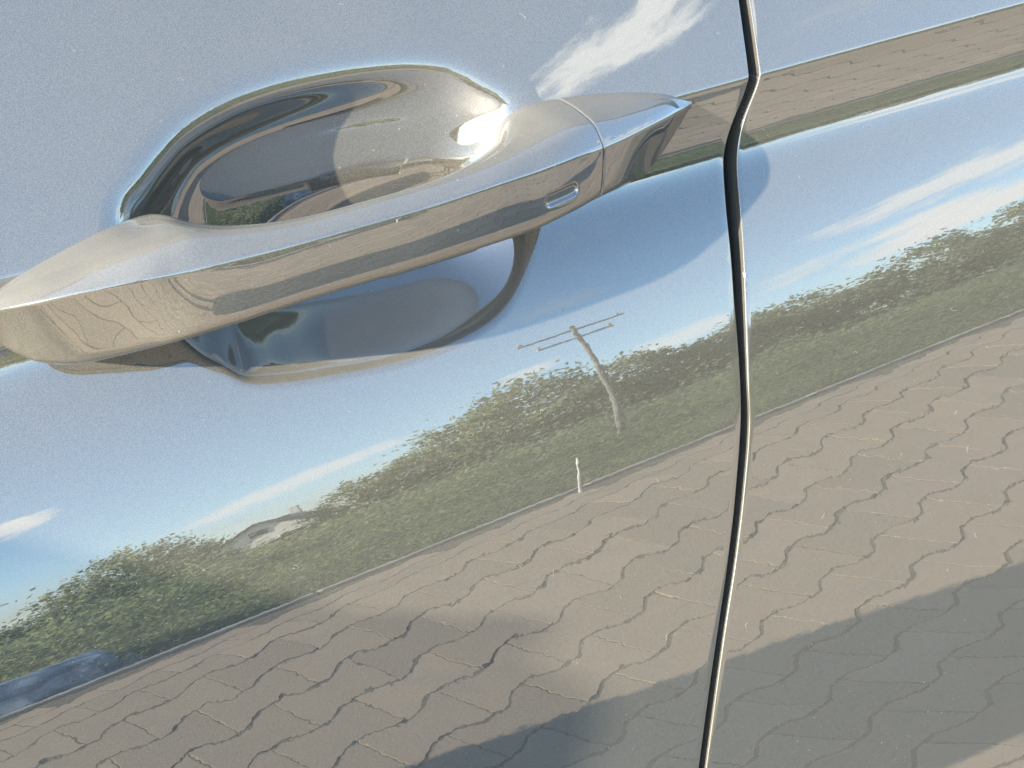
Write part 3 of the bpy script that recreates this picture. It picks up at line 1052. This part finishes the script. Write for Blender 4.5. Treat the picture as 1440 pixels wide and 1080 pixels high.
# ------------------------------------------------------------------ bystander whose shadow lies across the paving
def person():
    root = empty("person", (0, 0, 0))
    J = {"pelvis": ((0, 0, .95), .135, .115), "waist": ((0, .01, 1.10), .135, .105), "chest": ((0, .0, 1.30), .165, .115), "collar": ((0, 0, 1.44), .10, .085),
         "neck": ((0, -.005, 1.52), .056, .056), "head0": ((0, -.02, 1.60), .072, .082), "head1": ((0, -.02, 1.69), .078, .092), "head2": ((0, -.015, 1.755), .05, .058)}
    E = [("pelvis", "waist"), ("waist", "chest"), ("chest", "collar"), ("collar", "neck"), ("neck", "head0"), ("head0", "head1"), ("head1", "head2")]
    for s, n in ((-1, "l"), (1, "r")):
        J.update({n + "hip": ((s * .095, 0, .88), .095, .10), n + "knee": ((s * .115, -.02, .50), .062, .065), n + "ankle": ((s * .125, .01, .10), .042, .046),
                  n + "heel": ((s * .13, -.01, .05), .045, .04), n + "toe": ((s * .145, -.17, .035), .042, .03),
                  n + "sh": ((s * .20, 0, 1.40), .066, .066), n + "el": ((s * .27, -.05, 1.15), .047, .047), n + "wr": ((s * .15, -.27, 1.20), .030, .026), n + "palm": ((s * .09, -.32, 1.235), .036, .018)})
        E += [("pelvis", n + "hip"), (n + "hip", n + "knee"), (n + "knee", n + "ankle"), (n + "ankle", n + "heel"), (n + "heel", n + "toe"),
              ("collar", n + "sh"), (n + "sh", n + "el"), (n + "el", n + "wr"), (n + "wr", n + "palm")]
        for k in range(5):
            a0 = (s * (.075 - .012 * k), -.34, 1.25 + .014 * (2 - k)) if k else (s * .085, -.33, 1.262)
            a1 = (a0[0] - s * .03, a0[1] - .028, a0[2] + (.028 if k == 0 else .004))
            a2 = (a1[0] - s * .022, a1[1] + .006, a1[2] + (.015 if k == 0 else 0))
            for q, (pp, rr) in enumerate(((a0, .010), (a1, .009), (a2, .007))):
                J[n + "f%d%d" % (k, q)] = (pp, rr, rr)
            E += [(n + "palm", n + "f%d0" % k), (n + "f%d0" % k, n + "f%d1" % k), (n + "f%d1" % k, n + "f%d2" % k)]
    names = list(J)
    me = bpy.data.meshes.new("body")
    me.from_pydata([J[k][0] for k in names], [(names.index(a), names.index(b)) for a, b in E], [])
    o = bpy.data.objects.new("body", me)
    COL.objects.link(o)
    o.parent = root
    sk = o.modifiers.new("skin", "SKIN")
    sk.use_smooth_shade = True
    for i, k in enumerate(names):
        me.skin_vertices[0].data[i].radius = J[k][1:]
    me.skin_vertices[0].data[0].use_root = True
    sb = o.modifiers.new("sub", "SUBSURF")
    sb.levels = sb.render_levels = 2
    # clothing by height: dark trousers, grey pullover, skin
    m, t, p = material("clothed_figure")
    tc = t.n("ShaderNodeTexCoord")
    sp = t.n("ShaderNodeSeparateXYZ")
    t.put(sp.inputs[0], tc.outputs["Object"])
    c = t.mix(t.math("GREATER_THAN", sp.outputs[2], .99), (0.03, 0.04, 0.07, 1), (0.22, 0.10, 0.09, 1))
    c = t.mix(t.math("GREATER_THAN", sp.outputs[2], 1.485), c, (0.50, 0.32, 0.24, 1))
    c = t.mix(t.math("LESS_THAN", sp.outputs[1], -.285), c, (0.50, 0.32, 0.24, 1))
    c = t.mix(t.math("LESS_THAN", sp.outputs[2], .085), c, (0.30, 0.12, 0.10, 1))
    t.put(p.inputs["Base Color"], c)
    p.inputs["Roughness"].default_value = 0.8
    me.materials.append(m)
    # wide cloak, added to broaden the figure's shadow on the paving
    cv, cf = [], []
    prof = [(1.47, .10, .09), (1.42, .23, .14), (1.25, .33, .20), (.95, .39, .235), (.42, .42, .26)]
    for z, a, b in prof:
        for i in range(24):
            an = 2 * math.pi * i / 24
            fold = 1 + .04 * math.sin(6 * an + z * 3) * (1.47 - z)
            cv.append((a * fold * math.cos(an), b * fold * math.sin(an) + .005, z))
    for r_ in range(4):
        for i in range(24):
            cf.append((r_ * 24 + i, r_ * 24 + (i + 1) % 24, r_ * 24 + 24 + (i + 1) % 24, r_ * 24 + 24 + i))
    mesh_obj("shadow_cape", cv, cf, simple("coat_cloth", (.10, .05, .045), .9, .2, 20), root, True)
    # hair cap
    hv = []
    bmh = bmesh.new()
    bmesh.ops.create_uvsphere(bmh, u_segments=20, v_segments=12, radius=1)
    bmesh.ops.delete(bmh, geom=[x for x in bmh.verts if x.co.z < -.15 and x.co.y < .35 or x.co.z < -.75], context="VERTS")
    for x in bmh.verts:
        x.co = Vector((x.co.x * .088, x.co.y * .102 - .012, x.co.z * .105 + 1.70))
    mh = bpy.data.meshes.new("hair")
    bmh.to_mesh(mh)
    bmh.free()
    mh.polygons.foreach_set("use_smooth", [True] * len(mh.polygons))
    mh.materials.append(simple("dark_hair", (.03, .02, .015), .6))
    oh = bpy.data.objects.new("hair", mh)
    COL.objects.link(oh)
    oh.parent = root
    return tag(root, "person in a wide dark red cloak added to broaden the shadow, standing on the paving ahead of the door", "person")


who = person()
who.location = (-0.80, -1.95, 0)
who.rotation_euler = (0, 0, RAD(100))


# ------------------------------------------------------------------ lint and dust fibres caught on the paint
def lint():
    q = random.Random(21)
    V, F = [], []
    n = 0
    while n < 110:
        x, z = q.uniform(-0.15, 0.33), q.choice((q.uniform(0.955, 1.04), q.uniform(0.72, 0.92)))
        dd = cup_distance(np.array([[x]]), np.array([[z]]))[0, 0]
        if dd > -0.012 or (abs(x - np.interp(z, zs_[::-1], edge_f[::-1])) < 0.01):
            continue
        if -0.12 < x < 0.14 and 0.90 < z < 0.962:
            continue
        n += 1
        a, curl, ln = q.uniform(0, 6.28), q.uniform(-2.6, 2.6), q.uniform(0.0008, 0.0040)
        r = q.uniform(0.00002, 0.00005)
        px, pz, pts = x, z, []
        for k in range(6):
            o = float(skin(np.array(px), np.array(pz)))
            pts.append(Vector((px, -o - 0.00012, pz)))
            px += ln / 5 * math.cos(a)
            pz += ln / 5 * math.sin(a)
            a += curl / 5
        for p0, p1 in zip(pts[:-1], pts[1:]):
            v, f = tube_data(p0, p1, r, r, 4)
            k = len(V)
            V += v
            F += [tuple(i + k for i in w_) for w_ in f]
    tag(mesh_obj("lint", V, F, simple("pale_lint", (0.38, 0.36, 0.33), 0.8), car), kind="stuff")


lint()
